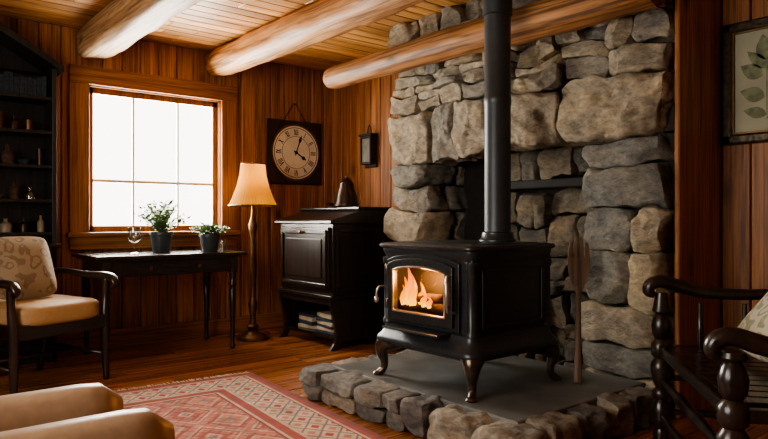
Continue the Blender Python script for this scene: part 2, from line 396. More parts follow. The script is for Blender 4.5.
# ------------------------------------------------------------ ceiling logs
def log(name,x,z,r,y0,y1,mat,seed,taper=0.0,seg=28,sq=0):
    V=[];F=[];n=70
    for j in range(n+1):
        t=j/n; y=y0+(y1-y0)*t
        cx=x+.015*noise.noise(Vector((seed,y*.8,0))); cz=z+.015*noise.noise(Vector((seed,y*.8,9)))
        e=1.0-.12*max(0,1-t*n/2)
        for i in range(seg):
            a=2*math.pi*i/seg; c,s_=math.cos(a),math.sin(a)
            k=1/((abs(c)**(2+sq)+abs(s_)**(2+sq))**(1/(2+sq)))
            rr=r*k*e*(1+taper*t)*(1+.09*noise.noise(Vector((c*1.3+seed,y*1.6,s_*1.3)))+.09*noise.noise(Vector((c*3+seed,y*5,s_*3))))
            V.append((cx+rr*c,y,cz+rr*s_))
    for j in range(n):
        for i in range(seg):
            k=(i+1)%seg; F.append((j*seg+i,j*seg+k,(j+1)*seg+k,(j+1)*seg+i))
    F.append(tuple(range(seg)));F.append(tuple(n*seg+i for i in range(seg)))
    o=mesh_obj(name,V,F,mat,None,True); m=o.modifiers.new('es','EDGE_SPLIT'); m.split_angle=math.radians(60); return o
log('ceiling_beam',-2.27,2.335,.12,-.03,RY0+.03,M_hewn,3,sq=2)
log('ceiling_beam.001',-1.24,2.345,.125,-.03,RY0+.03,M_log,11)
log('mantel_log',-.70,2.135,.088,-.98,-3.72,M_logd,23,taper=.22)

# ------------------------------------------------------------ fireplace
fp=empty('stone_fireplace',(0,0,0))
YL,YR=-1.47,-3.69
st=Stones()
# long lintel blocks, then coursed stone up to the ceiling
for (ya,yb,za,zb) in ((-1.95,-1.50,1.42,1.74),(-2.21,-1.95,1.40,1.77),(-2.50,-2.21,1.42,1.76),(-3.03,-2.50,1.42,1.77),(-3.69,-3.03,1.43,1.80)):
    st.add(-.55-random.random()*.06,-.28,ya,yb,za,zb,n=24,planes=12,cut=(.78,.95),amp=.024)
for (y0,y1,z0,z1) in ((-2.21,-1.50,1.76,1.90),(-3.03,-2.21,1.77,1.88),(-2.50,-1.50,1.90,2.06),(-3.03,-2.50,1.88,2.06),(-3.69,-3.03,1.80,2.07)):
    st.split(-.50,-.30,y0,y1,z0,z1,.34,.15,.09)
st.split(-.50,-.30,YR,-1.50,2.06,2.44,.38,.22,.09)
st.make('chimney_breast',M_stone,fp)
st=Stones()
for (y0,y1,jx,hs) in ((-1.93,-1.50,0,(.14,.27)),(YR,-3.21,.03,(.15,.34))):
    z=0.0
    while z<1.40:
        h=random.uniform(*hs); z2=min(z+h,1.42)
        if 1.42-z2<.09: z2=1.42
        if random.random()<.40:
            m=y0+(y1-y0)*random.uniform(.35,.65); seg=[(y0,m),(m,y1)]
        else: seg=[(y0,y1)]
        for a,b in seg:
            xm=-.26+random.uniform(-.06,.06)
            st.add(-.50-jx-random.random()*.08,xm,a,b,z,z2); st.add(xm,-.03,a,b,z,z2)
        z=z2
st.make('side_piers',M_stone,fp)
st=Stones(); st.split(-.20,-.03,-3.22,-2.30,.0,1.20,.26,.24,.09); st.split(-.26,-.03,-3.22,-2.30,1.26,1.44,.34,.2,.03); st.make('firebox_back',M_sootShade,fp)
box('recess_shade_plate',(-.14,-.10,-2.32,-1.92,.0,1.44),M_sootShade2,fp)  # added black plate, its colour holds the shade of the recess
box('smoke_shelf',(-.30,-.05,-3.22,-2.32,1.20,1.255),M_sootShade2,fp,.01)
boxes('mortar_core',[(-.42,-.022,YR+.02,-1.54,1.46,2.44),(-.40,-.022,-1.88,-1.56,.0,1.45),(-.40,-.022,YR+.03,-3.27,.0,1.45),(-.10,-.022,-3.25,-1.9,.0,1.45)],M_mortar,fp,0)
# timber cladding on the near flank of the chimney
bl=[]
for x0,x1 in ((-.50,-.26),(-.26,-.022)): bl.append((x0+.003,x1-.003,YR-.045,YR-.02,0,HC))
boxes('flank_cladding',bl,M_wall,fp,.006)

# hearth
he=empty('raised_hearth',(0,0,0))
HX0,HX1,HY0,HY1=-1.76,-.56,-3.72,-2.14
st=Stones(); y=HY1
while y>HY0+.05:
    l=random.uniform(.15,.32); y2=max(y-l,HY0)
    if y2-HY0<.12: y2=HY0
    if random.random()<.3:
        zm=random.uniform(.07,.10)
        st.add(HX0+random.uniform(-.02,.02),HX0+.24,y2,y,.0,zm,gap=.002,p=5,amp=.016,wp=False); st.add(HX0+random.uniform(-.01,.03),HX0+.24,y2,y,zm,.17,gap=.002,p=5,amp=.016,wp=False)
    else: st.add(HX0+random.uniform(-.025,.03),HX0+.24+random.uniform(-.04,.02),y2,y,.0,.172+random.uniform(-.012,.012),gap=.002,p=4.5,amp=.026,wp=False,planes=8,cut=(.82,.98))
    y=y2
x=HX0+.22
while x<HX1-.05:
    l=random.uniform(.18,.3); x2=min(x+l,HX1)
    for (a,b) in ((HY1-.18,HY1),(HY0,HY0+.17)): st.add(x,x2,a,b,.0,.168,gap=.002,p=4.5,amp=.024,wp=False,planes=8,cut=(.82,.98))
    x=x2
st.make('rim_stones',M_hst,he)
box('slate_slab',(HX0+.17,-.56,HY0+.12,HY1-.13,.10,.170),M_slate,he,.008)
box('core',(HX0+.1,-.56,HY0+.08,HY1-.08,.0,.11),M_mortar,he,0)

# ------------------------------------------------------------ wood stove (front faces -x)
HZ=.172
sv=empty('wood_stove',(-1.2,-2.92,HZ))
def W(x,y,z): return (x+1.2,y+2.92,z-HZ)
def sb(n,x0,x1,y0,y1,z0,z1,m,bv=.006): return box(n,(x0+1.2,x1+1.2,y0+2.92,y1+2.92,z0-HZ,z1-HZ),m,sv,bv)
fx,bx,yl,yr=-1.48,-.90,-2.62,-3.25; zb,zt=.40,.845
sb('side_near',fx,bx,yr,yr+.025,zb,zt,M_iron); sb('side_far',fx,bx,yl-.025,yl,zb,zt,M_iron)
sb('back_plate',bx-.02,bx,yr+.02,yl-.02,zb,zt,M_iron); sb('base_plate',fx,bx,yr,yl,zb-.02,zb+.02,M_iron)
oy0,oy1,oz0,oz1=-3.09,-2.70,.525,.765
sb('front_left',fx,fx+.02,oy1,yl-.02,zb,zt,M_iron); sb('front_right',fx,fx+.02,yr+.02,oy0,zb,zt,M_iron)
sb('front_lower',fx,fx+.02,oy0,oy1,zb,oz0,M_iron,.002); sb('front_upper',fx,fx+.02,oy0,oy1,oz1,zt,M_iron,.002)
sb('brick_floor',fx+.03,bx-.03,yr+.03,yl-.03,zb+.02,.52,M_char)
sb('inner_liner',fx+.16,fx+.18,yr+.03,yl-.03,.50,zt-.02,M_sootShade2,.002)
def ring(n,prof,mat,bv=.004,rc=.03):
    """moulding with rounded plan corners"""
    V=[];F=[];K=5
    for d,z in prof:
        r=rc+max(d,0)*.6
        for (cx,cy,a0) in ((fx-d+r,yr-d+r,180),(bx+d-r,yr-d+r,270),(bx+d-r,yl+d-r,0),(fx-d+r,yl+d-r,90)):
            for i in range(K):
                a=math.radians(a0+90*i/(K-1)); V.append(W(cx+r*math.cos(a),cy+r*math.sin(a),z))
    m=4*K
    for j in range(len(prof)-1):
        for i in range(m):
            k=(i+1)%m; F.append((j*m+i,j*m+k,j*m+m+k,j*m+m+i))
    F.append(tuple(range(m))); F.append(tuple(len(V)-m+i for i in range(m)))
    o=mesh_obj(n,V,F,mat,sv,True); e=o.modifiers.new('es','EDGE_SPLIT'); e.split_angle=math.radians(35); return o
ring('top_plate',[(.018,zt+.004),(.034,zt+.008),(.040,zt+.016),(.040,zt+.022),(.034,zt+.030),(.024,zt+.033)],M_ironl,rc=.035)
ring('cook_surface',[(-.03,zt+.032),(-.03,zt+.036),(-.034,zt+.038)],M_iron)
ring('top_moulding',[(.002,.79),(.006,.808),(.015,.822),(.020,.838),(.020,.850)],M_iron)
ring('base_moulding',[(.0,.46),(.010,.452),(.012,.44),(.016,.425),(.028,.405),(.045,.388),(.052,.375),(.052,.362),(.040,.354),(.028,.350),(.028,.342)],M_iron)
for nm,y in (('near',yr),('far',yl)):
    s_=-1 if nm=='near' else 1
    y0,y1=sorted((y,y+s_*.010))
    for k,(a,b,c,d) in enumerate(((fx+.06,bx-.06,.750,.765),(fx+.06,bx-.06,.485,.50),(fx+.06,fx+.075,.485,.765),(bx-.075,bx-.06,.485,.765))): sb('side_panel_%s_%d'%(nm,k),a,b,y0,y1,c,d,M_iron,.004)
for k,(x,y) in enumerate(((fx,yr),(fx,yl),(bx,yr),(bx,yl))):
    lathe('corner_column_%d'%k,[(.030,.45),(.030,.47),(.022,.48),(.024,.62),(.022,.76),(.030,.77),(.030,.80)],M_iron,sv,(x+1.2+(.012 if x==fx else -.012),y+2.92+(.012 if y==yr else -.012),-HZ),16)
def door_frame(n,y0,y1,z0,z1,arch,w_,x0,x1,mat):
    def loop(a0,a1,b0,b1,ar):
        P=[(a0,b0),(a1,b0)]
        for i in range(11):
            t=i/10; P.append((a1+(a0-a1)*t,b1-ar+ar*math.sin(math.pi*t)**.6))
        return P
    O=loop(y0,y1,z0,z1,arch); I=loop(y0+w_,y1-w_,z0+w_,z1-w_,arch*.8); n_=len(O); V=[];F=[]
    for x in (x0,x1):
        V+=[W(x,a,b) for a,b in O]+[W(x,a,b) for a,b in I]
    for i in range(n_):
        k=(i+1)%n_
        F+=[(i,k,n_+k,n_+i),(2*n_+i,2*n_+k,3*n_+k,3*n_+i),(i,k,2*n_+k,2*n_+i),(n_+i,n_+k,3*n_+k,3*n_+i)]
    return bev(mesh_obj(n,V,F,mat,sv),.004)
door_frame('door_surround',-3.18,-2.655,.465,.825,.035,.03,fx-.018,fx,M_ironl)
door_frame('door_frame',-3.15,-2.68,.485,.805,.032,.045,fx-.034,fx-.008,M_ironl)
door_frame('glass_bezel',-3.11,-2.72,.525,.768,.026,.010,fx-.042,fx-.03,M_steel)
sb('door_glass',fx-.026,fx-.022,-3.11,-2.72,.525,.765,M_sglass,0)
sb('ash_lip',fx-.10,fx,-3.12,-2.71,.442,.455,M_iron,.006)
tube('handle_bar',[W(fx-.03,-3.165,.56),W(fx-.07,-3.17,.565),W(fx-.085,-3.17,.59),W(fx-.085,-3.165,.72),W(fx-.06,-3.165,.735)],.007,M_steel,sv)
tube('handle_grip',[W(fx-.085,-3.17,.60),W(fx-.085,-3.17,.65),W(fx-.085,-3.165,.71)],[.012,.015,.011],M_steel,sv)
for k,z in enumerate((.56,.74)): lathe('hinge_%d'%k,[(.010,-.025),(.012,-.02),(.012,.02),(.010,.025)],M_bronze,sv,W(fx-.028,-2.668,z))
tube('damper_rod',[W(fx-.0,-2.635,.64),W(fx-.035,-2.62,.645),W(fx-.05,-2.61,.62),W(fx-.05,-2.605,.57)],[.006,.006,.006,.009],M_steel,sv)
lathe('knob',[(.0,-.02),(.012,-.012),(.014,0),(.010,.015),(0,.02)],M_steel,sv,W(fx-.05,-2.605,.575))
# cabriole legs
for k,(x,y,sx,sy) in enumerate(((fx,yr,-1,-1),(fx,yl,-1,1),(bx,yr,1,-1),(bx,yl,1,1))):
    tube('leg_%d'%k,[W(x-sx*.06,y-sy*.06,.375),W(x-sx*.005,y-sy*.005,.345),W(x+sx*.015,y+sy*.012,.30),W(x+sx*.006,y+sy*.004,.245),W(x+sx*.008,y+sy*.006,.205),W(x+sx*.030,y+sy*.024,.1745)],[.062,.056,.036,.022,.019,.022],M_bronze,sv,seg=14)
    lathe('foot_%d'%k,[(.026,0),(.030,.006),(.024,.016),(.010,.022)],M_bronze,sv,W(x+sx*.030,y+sy*.024,HZ))
# pipe
px,py=-.985,-2.975
lathe('flue_collar',[(.10,.880),(.10,.891),(.088,.90),(.084,.93),(.074,.935)],M_iron,sv,(px+1.2,py+2.92,-HZ),40)
lathe('stove_pipe',[(.071,.90),(.071,1.62),(.074,1.625),(.074,1.66),(.071,1.665),(.071,2.10),(.080,2.105),(.080,2.449)],M_pipe,sv,(px+1.2,py+2.92,-HZ),40)
# burning logs and flames
for k,(p,q) in enumerate((((-1.43,-2.68,.545),(-1.35,-2.95,.55)),((-1.36,-2.70,.55),(-1.42,-3.08,.545)),((-1.40,-2.72,.585),(-1.38,-2.98,.59)))):
    tube('fire_log_%d'%k,[W(*p),W(*q)],.03,M_char,sv)
def flame_mat():
    m,t,b=nt('flame'); tc=N(t,'ShaderNodeTexCoord'); sp=N(t,'ShaderNodeSeparateXYZ'); t.links.new(tc.outputs['Generated'],sp.inputs[0])
    r=ramp(t,[(0,(1,.55,.02)),(.4,(1,.32,.0)),(1,(1,.14,.0))]); t.links.new(sp.outputs[2],r.inputs[0])
    b.inputs['Base Color'].default_value=(0,0,0,1); t.links.new(r.outputs[0],b.inputs['Emission Color'])
    t.links.new(mth(t,'MULTIPLY_ADD',sp.outputs[2],-1.5,4.2),b.inputs['Emission Strength']); return m
MF=flame_mat()
for k,(x,y,h,r) in enumerate(((-1.42,-2.745,.195,.030),(-1.41,-2.705,.14,.024),(-1.43,-2.785,.16,.027),(-1.40,-2.82,.12,.022),(-1.44,-2.725,.10,.019),(-1.38,-2.68,.12,.022),(-1.42,-2.86,.08,.017),(-1.43,-2.91,.05,.014))):
    tube('flame_%d'%k,[W(x,y,.55),W(x,y+.006,.56+h*.25),W(x,y-.012,.555+h*.6),W(x,y+.010,.555+h)],[r*.7,r,r*.55,.001],MF,sv,seg=10)
L=bpy.data.lights.new('fire_light','POINT'); L.energy=14; L.color=(1,.42,.12); L.shadow_soft_size=.05
o=bpy.data.objects.new('fire_light',L); o.location=W(-1.41,-2.87,.69); o.parent=sv; COL.objects.link(o)

# ------------------------------------------------------------ wooden paddle leaning on the pier
pd=empty('wooden_paddle',(-.87,-3.40,.176))
zdir=Vector((.19,.12,.72)).normalized(); xdir=Vector((.70,-.71,0)); xdir=(xdir-zdir*xdir.dot(zdir)).normalized(); ydir=zdir.cross(xdir)
pd.rotation_mode='QUATERNION'; pd.rotation_quaternion=Matrix((xdir,ydir,zdir)).transposed().to_quaternion()
def plate(name,outline,th,mat,parent):
    n=len(outline); V=[(a,-th/2,b) for a,b in outline]+[(a,th/2,b) for a,b in outline]
    F=[tuple(range(n)),tuple(range(2*n-1,n-1,-1))]+[(i,(i+1)%n,n+(i+1)%n,n+i) for i in range(n)]
    return bev(mesh_obj(name,V,F,mat,parent),.003)
tube('handle',[(0,0,.0),(0,0,.10),(0,0,.25),(0,0,.42),(0,0,.50)],[.022,.020,.016,.014,.018],M_paddle,pd,flat=.6)
plate('blade_base',[(-.015,.46),(.015,.46),(.040,.52),(.055,.58),(.058,.65),(-.058,.65),(-.055,.58),(-.040,.52)],.014,M_paddle,pd)
for i,x in enumerate((-.045,-.015,.015,.045)):
    t0=.765 if abs(x)<.03 else .735
    plate('tine_%d'%i,[(x-.0125,.60),(x+.0125,.60),(x*.95+.0118,.69),(x*.85+.008,t0),(x*.85-.008,t0),(x*.95-.0118,.69)],.013,M_paddle,pd)

# ------------------------------------------------------------ writing table
tb=empty('side_table',(-1.875,-.42,0))
box('top',(-.56,.56,-.31,.30,.725,.75),M_darkX,tb,.006)
box('top_edge',(-.53,.53,-.29,.28,.71,.726),M_darkX,tb,.004)
box('apron_front',(-.47,.47,-.265,-.245,.60,.712),M_darkX,tb); box('apron_back',(-.47,.47,.235,.255,.60,.712),M_darkX,tb)
box('apron_left',(-.49,-.47,-.26,.25,.60,.712),M_dark,tb); box('apron_right',(.47,.49,-.26,.25,.60,.712),M_dark,tb)
box('drawer_front',(-.36,.36,-.275,-.262,.615,.70),M_darkX,tb,.005)
for k,x in enumerate((-.18,.18)): lathe('drawer_knob_%d'%k,[(.0,0),(.008,.002),(.007,.012),(.015,.02),(.012,.03),(0,.033)],M_brass,tb,(x,-.275,.657),16,(math.pi/2,0,0))
legp=[(.014,0),(.02,.012),(.022,.03),(.012,.05),(.016,.07),(.018,.2),(.022,.34),(.027,.46),(.018,.475),(.03,.49),(.03,.51),(.02,.525),(.026,.55),(.028,.59),(.026,.60)]
for k,(x,y) in enumerate(((-.47,-.245),(.47,-.245),(-.47,.235),(.47,.235))):
    lathe('leg_%d'%k,legp,M_dark,tb,(x,y,0),20); box('leg_block_%d'%k,(x-.028,x+.028,y-.028,y+.028,.59,.712),M_dark,tb,.003)

def foliage(name,parent,z0,count,rad,h,leaf,droop,seed,segs=4):
    rnd=random.Random(seed); V=[];F=[]
    for i in range(count):
        a=rnd.uniform(0,2*math.pi); rr=rnd.uniform(.15,1)*rad; hh_=h*rnd.uniform(.45,1)*(1-.35*(rr/rad)); w_=leaf*rnd.uniform(.7,1.2)
        P=[]
        for s in range(segs+1):
            t=s/segs; P.append(Vector((math.cos(a)*rr*t**1.1,math.sin(a)*rr*t**1.1,z0+hh_*(t-droop*t*t))))
        tw=Vector((-math.sin(a),math.cos(a),rnd.uniform(-.4,.4))).normalized()
        for s in range(segs):
            k=len(V); q=.0012; V+=[P[s]-tw*q,P[s]+tw*q,P[s+1]+tw*q,P[s+1]-tw*q]; F.append((k,k+1,k+2,k+3))
        for s in range(1,segs+1):
            for sd in (-1,1):
                d=(tw*sd+ (P[s]-P[s-1]).normalized()*rnd.uniform(.3,.9)+Vector((0,0,rnd.uniform(-.3,.4)))).normalized()
                nn=d.cross(Vector((rnd.uniform(-1,1),rnd.uniform(-1,1),1))).normalized()
                k=len(V); l=w_*rnd.uniform(.8,1.3); V+=[P[s],P[s]+d*l*.45+nn*l*.22,P[s]+d*l,P[s]+d*l*.45-nn*l*.22]; F.append((k,k+1,k+2,k+3))
    mesh_obj(name,V,F,M_green,parent)
def plant(name,loc,r,h,count,rad,fh,leaf,droop,seed):
    e=empty(name,loc)
    lathe('pot',[(r*.72,0),(r*.75,.004),(r*.95,h*.82),(r*1.05,h*.84),(r*1.05,h),(r*.93,h),(r*.9,h*.85),(0,h*.85)],M_pot,e)
    lathe('soil',[(r*.88,h*.84),(r*.85,h*.9),(0,h*.92)],M_soil,e)
    foliage('foliage',e,h*.85,count,rad,fh,leaf,droop,seed,6)
plant('potted_herb',(-1.85,-.36,.751),.085,.155,75,.20,.36,.038,.2,1)
plant('potted_fern',(-1.52,-.50,.751),.078,.135,95,.15,.19,.03,.42,2)
e=empty('wine_glass',(-2.09,-.47,.751))
lathe('glass',[(.035,0),(.035,.003),(.006,.01),(.004,.06),(.012,.075),(.04,.10),(.048,.135),(.042,.19),(.041,.19),(.046,.135),(.038,.102),(.01,.08),(0,.078)],M_clear,e)
e=empty('glass_tumbler',(-1.395,-.47,.751))
lathe('glass',[(.026,0),(.032,.09),(.03,.09),(.024,.006),(0,.006)],M_clear,e)
lathe('candle',[(.018,.006),(.018,.05),(0,.052)],M_brass,e)

# ------------------------------------------------------------ floor lamp
fl=empty('floor_lamp',(-1.10,-.42,0))
lathe('base',[(.13,0),(.135,.012),(.125,.03),(.09,.045),(.055,.06),(.035,.085),(.05,.10),(.05,.115),(.028,.13)],M_brass,fl,seg=36)
lathe('stem',[(.028,.125),(.022,.2),(.034,.25),(.040,.30),(.026,.34),(.020,.5),(.030,.54),(.022,.58),(.018,.85),(.030,.90),(.038,.95),(.024,1.0),(.016,1.03),(.012,1.12),(.02,1.15),(.02,1.2),(0,1.21)],M_brass,fl,seg=24)
def pleated():
    seg=96;V=[];F=[];pr=[(.195,1.115),(.190,1.125),(.165,1.18),(.132,1.27),(.108,1.37),(.098,1.455),(.097,1.463)]
    for r,z in pr:
        for i in range(seg):
            a=2*math.pi*i/seg; rr=r*(1+.028*(i%2)); V.append((rr*math.cos(a),rr*math.sin(a),z))
    for j in range(len(pr)-1):
        for i in range(seg):
            k=(i+1)%seg; F.append((j*seg+i,j*seg+k,(j+1)*seg+k,(j+1)*seg+i))
    mesh_obj('shade',V,F,M_shade,fl)
    tube('shade_trim_bottom',[(.197*math.cos(a),.197*math.sin(a),1.117) for a in [i*math.pi/12 for i in range(25)]],.006,M_brass,fl,seg=8,sub=3)
    tube('shade_trim_top',[(.099*math.cos(a),.099*math.sin(a),1.461) for a in [i*math.pi/12 for i in range(25)]],.004,M_brass,fl,seg=8,sub=3)
    for k in range(3):
        a=k*2.094; tube('spider_%d'%k,[(0,0,1.44),(.097*math.cos(a),.097*math.sin(a),1.455)],.0025,M_brass,fl,seg=6,sub=1)
    tube('harp',[(0,0,1.2),(0,.0,1.32),(0,0,1.44),(0,0,1.485)],[.003,.003,.003,.008],M_brass,fl,seg=8)
pleated()
lathe('bulb',[(.012,1.2),(.014,1.22),(.03,1.26),(.028,1.29),(0,1.31)],emis('bulb_glow',(1,.75,.35),2),fl)
L=bpy.data.lights.new('lamp_bulb_light','POINT'); L.energy=1.5; L.color=(1,.78,.42); L.shadow_soft_size=.04
o=bpy.data.objects.new('lamp_bulb_light',L); o.location=(0.0,0,1.33); o.parent=fl; COL.objects.link(o)

# ------------------------------------------------------------ secretary cabinet (front faces -x)
cb=empty('secretary_cabinet',(-.50,-.86,0))
X0,X1,Y0,Y1=-.38,.40,-.40,.41
box('carcass',(X0+.02,X1,Y0+.015,Y1-.015,.40,.97),M_dark,cb,.006)
def prism(name,prof,y0,y1,mat,parent,bv=.006):
    n=len(prof); V=[(x,y0,z) for x,z in prof]+[(x,y1,z) for x,z in prof]
    F=[tuple(range(n)),tuple(range(n,2*n))]+[(i,(i+1)%n,n+(i+1)%n,n+i) for i in range(n)]
    return bev(mesh_obj(name,V,F,mat,parent),bv)
prism('sloped_lid',[(X0-.025,.965),(X0-.025,.99),(X0+.0,1.0),(-.14,1.065),(-.12,1.085),(X1,1.085),(X1,.965)],Y0-.02,Y1+.02,M_dark,cb,.008)
box('lid_rail',(-.15,X1+.0,Y0-.03,Y1+.03,1.08,1.10),M_darkX,cb,.006)
box('waist_moulding',(X0-.01,X1,Y0,Y1,.385,.42),M_darkX,cb,.008)
box('drop_front',(X0-.002,X0+.02,Y0+.05,Y1-.05,.45,.94),M_dark,cb,.006)
for k,(a,b,c,d) in enumerate(((Y0+.07,Y1-.07,.885,.92),(Y0+.07,Y1-.07,.47,.505),(Y0+.07,Y0+.105,.505,.885),(Y1-.105,Y1-.07,.505,.885))):
    box('front_frame_%d'%k,(X0-.016,X0,a,b,c,d),M_dark,cb,.006)
box('front_panel',(X0-.010,X0,Y0+.14,Y1-.14,.54,.85),M_dark,cb,.008)
lathe('front_knob',[(0,0),(.008,.002),(.007,.012),(.016,.02),(.012,.03),(0,.033)],M_brass,cb,(X0-.015,.0,.90),16,(0,-math.pi/2,0))
for k,(a,b,c,d) in enumerate(((X0+.05,X1-.05,.90,.93),(X0+.05,X1-.05,.45,.48),(X0+.05,X0+.08,.48,.90),(X1-.08,X1-.05,.48,.90))):
    box('side_frame_%d'%k,(a,b,Y0+.003,Y0+.017,c,d),M_dark,cb,.005)
def bracket(name,y0,y1):
    prof=[(X0+.0,.39),(X0+.0,.33),(X0+.03,.22),(X0+.05,.12),(X0+.03,.05),(X0-.01,.0),(X0+.07,.0),(X0+.10,.06),(X1-.10,.06),(X1-.07,0),(X1,.0),(X1,.39)]
    prism(name,prof,y0,y1,M_dark,cb,.004)
bracket('leg_side_near',Y0+.01,Y0+.04); bracket('leg_side_far',Y1-.04,Y1-.01)
box('lower_shelf',(X0+.06,X1-.01,Y0+.035,Y1-.035,.07,.095),M_darkX,cb,.004)
box('lower_back',(X1-.03,X1-.012,Y0+.035,Y1-.035,.09,.39),M_dark,cb,.002)
prism('apron',[(X0+.01,.39),(X0+.01,.34),(X0+.03,.34),(X0+.03,.39)],Y0+.035,Y1-.035,M_dark,cb,.003)
bk=empty('book_stack',(-.70,-1.02,.096))
z=0
for i in range(6):
    h=random.uniform(.018,.035); w_=random.uniform(.13,.17); r=random.uniform(-.15,.15)
    box('book_%d'%i,(-w_/2-.02,w_/2-.02,-.12,.12,z,z+h),[M_booksA,M_paper][i%2],bk,.003,rot=(0,0,r)); z+=h
bk=empty('book_stack.001',(-.68,-.70,.096)); z=0
for i in range(4):
    h=random.uniform(.02,.04); box('book_%d'%i,(-.08,.08,-.11,.11,z,z+h),[M_paper,M_booksA][i%2],bk,.003,rot=(0,0,random.uniform(-.2,.2))); z+=h
jg=empty('pewter_urn',(-.555,-1.00,1.1005))
M_pew=simple('dark_pewter',(.06,.04,.03),.32,.7)
lathe('body',[(.085,0),(.105,.008),(.108,.02),(.098,.04),(.092,.08),(.080,.12),(.064,.16),(.060,.19),(.055,.205),(.048,.21),(.03,.235),(0,.24)],M_pew,jg)
lathe('finial',[(.006,.235),(.012,.245),(.008,.258),(0,.262)],M_pew,jg)
dt=empty('trinket_dish',(-.45,-.70,1.1005)); lathe('dish',[(.03,0),(.035,.01),(.08,.035),(.085,.04),(.075,.036),(.03,.015),(0,.013)],M_pew,dt)

# ------------------------------------------------------------ wall clock
ck=empty('wall_clock',(-.455,-.035,1.63))
box('case',(-.30,.30,-.012,.012,-.30,.30),M_dark,ck,.03)
def annulus(name,r0,r1,y,mat,th=.004,seg=64):
    V=[];F=[]
    for yy in (y,y-th):
        for r in (r0,r1):
            for i in range(seg):
                a=2*math.pi*i/seg; V.append((r*math.cos(a),yy,r*math.sin(a)))
    for i in range(seg):
        k=(i+1)%seg
        F+=[(2*seg+i,2*seg+k,3*seg+k,3*seg+i),(i,k,2*seg+k,2*seg+i),(seg+i,seg+k,3*seg+k,3*seg+i)]
    return mesh_obj(name,V,F,mat,ck)
lathe('face',[(.255,0),(.255,.008),(0,.009)],M_face,ck,(0,-.011,0),64,(math.pi/2,0,0))
annulus('bezel',.250,.268,-.014,M_brass,.01); annulus('chapter_ring',.230,.235,-.0205,M_black,.0015); annulus('inner_ring',.150,.153,-.0205,M_black,.0015)
V=[];F=[]
def stroke(cx,cz,ang,w_,l):
    k=len(V); u=Vector((math.sin(ang),0,math.cos(ang))); s_=Vector((math.cos(ang),0,-math.sin(ang))); c=Vector((cx,-.0222,cz))
    V.extend([c-u*l/2-s_*w_/2,c+u*l/2-s_*w_/2,c+u*l/2+s_*w_/2,c-u*l/2+s_*w_/2]); F.append((k,k+1,k+2,k+3))
rom={1:'I',2:'II',3:'III',4:'IIII',5:'V',6:'VI',7:'VII',8:'VIII',9:'IX',10:'X',11:'XI',12:'XII'}
for h in range(1,13):
    a=h*math.pi/6; s_=rom[h]; wd={'I':.012,'V':.026,'X':.026}; tot=sum(wd[c] for c in s_); o_=-tot/2
    for c in s_:
        m_=o_+wd[c]/2; o_+=wd[c]
        cx=.190*math.sin(a)+m_*math.cos(a); cz=.190*math.cos(a)-m_*math.sin(a)
        if c=='I': stroke(cx,cz,a,.006,.055)
        elif c=='V':
            for q in (-1,1): stroke(cx+q*.005*math.cos(a),cz-q*.005*math.sin(a),a+q*.2,.005 if q>0 else .008,.055)
        else:
            for q in (-1,1): stroke(cx,cz,a+q*.36,.005 if q>0 else .008,.058)
mesh_obj('numerals',V,F,M_black,ck)
def hand(n,ang,l,w_):
    u=Vector((math.sin(ang),0,math.cos(ang))); s_=Vector((math.cos(ang),0,-math.sin(ang))); c=Vector((0,-.025,0))
    P=[c-u*.03-s_*w_*.3,c+u*l*.55-s_*w_*.35,c+u*l*.72-s_*w_,c+u*l,c+u*l*.72+s_*w_,c+u*l*.55+s_*w_*.35,c-u*.03+s_*w_*.3]
    mesh_obj(n,P,[tuple(range(7))],M_black,ck)
hand('hour_hand',math.radians(122),.13,.020); hand('minute_hand',math.radians(20),.175,.017)
lathe('hub',[(.016,0),(.016,.006),(0,.008)],M_black,ck,(0,-.022,0),20,(math.pi/2,0,0))
tube('hanging_cord',[(-.12,.004,.30),(-.06,.004,.39),(0,.004,.475),(.06,.004,.39),(.12,.004,.30)],.004,M_black,ck,seg=6,sub=1)
lathe('nail',[(.008,0),(.008,.02),(0,.022)],M_steel,ck,(0,.014,.475),12,(math.pi/2,0,0))

# ------------------------------------------------------------ lantern on the right wall
wl=empty('wall_lantern',(-.022,-.66,1.63))
box('back_board',(-.02,0,-.085,.085,-.16,.15),M_dark,wl,.006)
for k,(a,b,c,d) in enumerate(((-.075,.075,.105,.125),(-.075,.075,-.13,-.11),(-.075,-.06,-.11,.105),(.06,.075,-.11,.105))): box('cage_%d'%k,(-.08,-.015,a,b,c,d),M_black,wl,.003)
box('lantern_glass',(-.07,-.02,-.058,.058,-.108,.103),simple('frosted_pane',(.20,.20,.17),.3),wl,.003)
tube('hanging_ring',[(-.03,-.03,.14),(-.03,-.02,.20),(-.03,0,.225),(-.03,.02,.20),(-.03,.03,.14)],.005,M_black,wl,seg=8)
box('roof',(-.09,0,-.09,.09,.125,.145),M_black,wl,.006)

# ------------------------------------------------------------ framed botanical print
pf=empty('framed_botanical_print',(-.022,-4.02,1.725)); A,B=.27,.325
M_frame=simple('frame_gilt_black',(.05,.035,.018),.35,.4,var=.6,scale=40,bmp=.6)
for n,b in (('frame_top',(-.035,0,-A,A,B-.055,B)),('frame_bottom',(-.035,0,-A,A,-B,-B+.055)),('frame_left',(-.035,0,A-.055,A,-B,B)),('frame_right',(-.035,0,-A,-A+.055,-B,B))): box(n,b,M_frame,pf,.012)
for n,b in (('fillet_top',(-.028,-.005,-A+.05,A-.05,B-.063,B-.053)),('fillet_bottom',(-.028,-.005,-A+.05,A-.05,-B+.053,-B+.063)),('fillet_left',(-.028,-.005,A-.063,A-.053,-B+.05,B-.05)),('fillet_right',(-.028,-.005,-A+.053,-A+.063,-B+.05,B-.05))): box(n,b,M_brass,pf,.002)
box('print_paper',(-.014,-.002,-A+.05,A-.05,-B+.05,B-.05),simple('print_paper',(.40,.40,.29),.8,var=.12,scale=5),pf,0)
V=[];F=[]
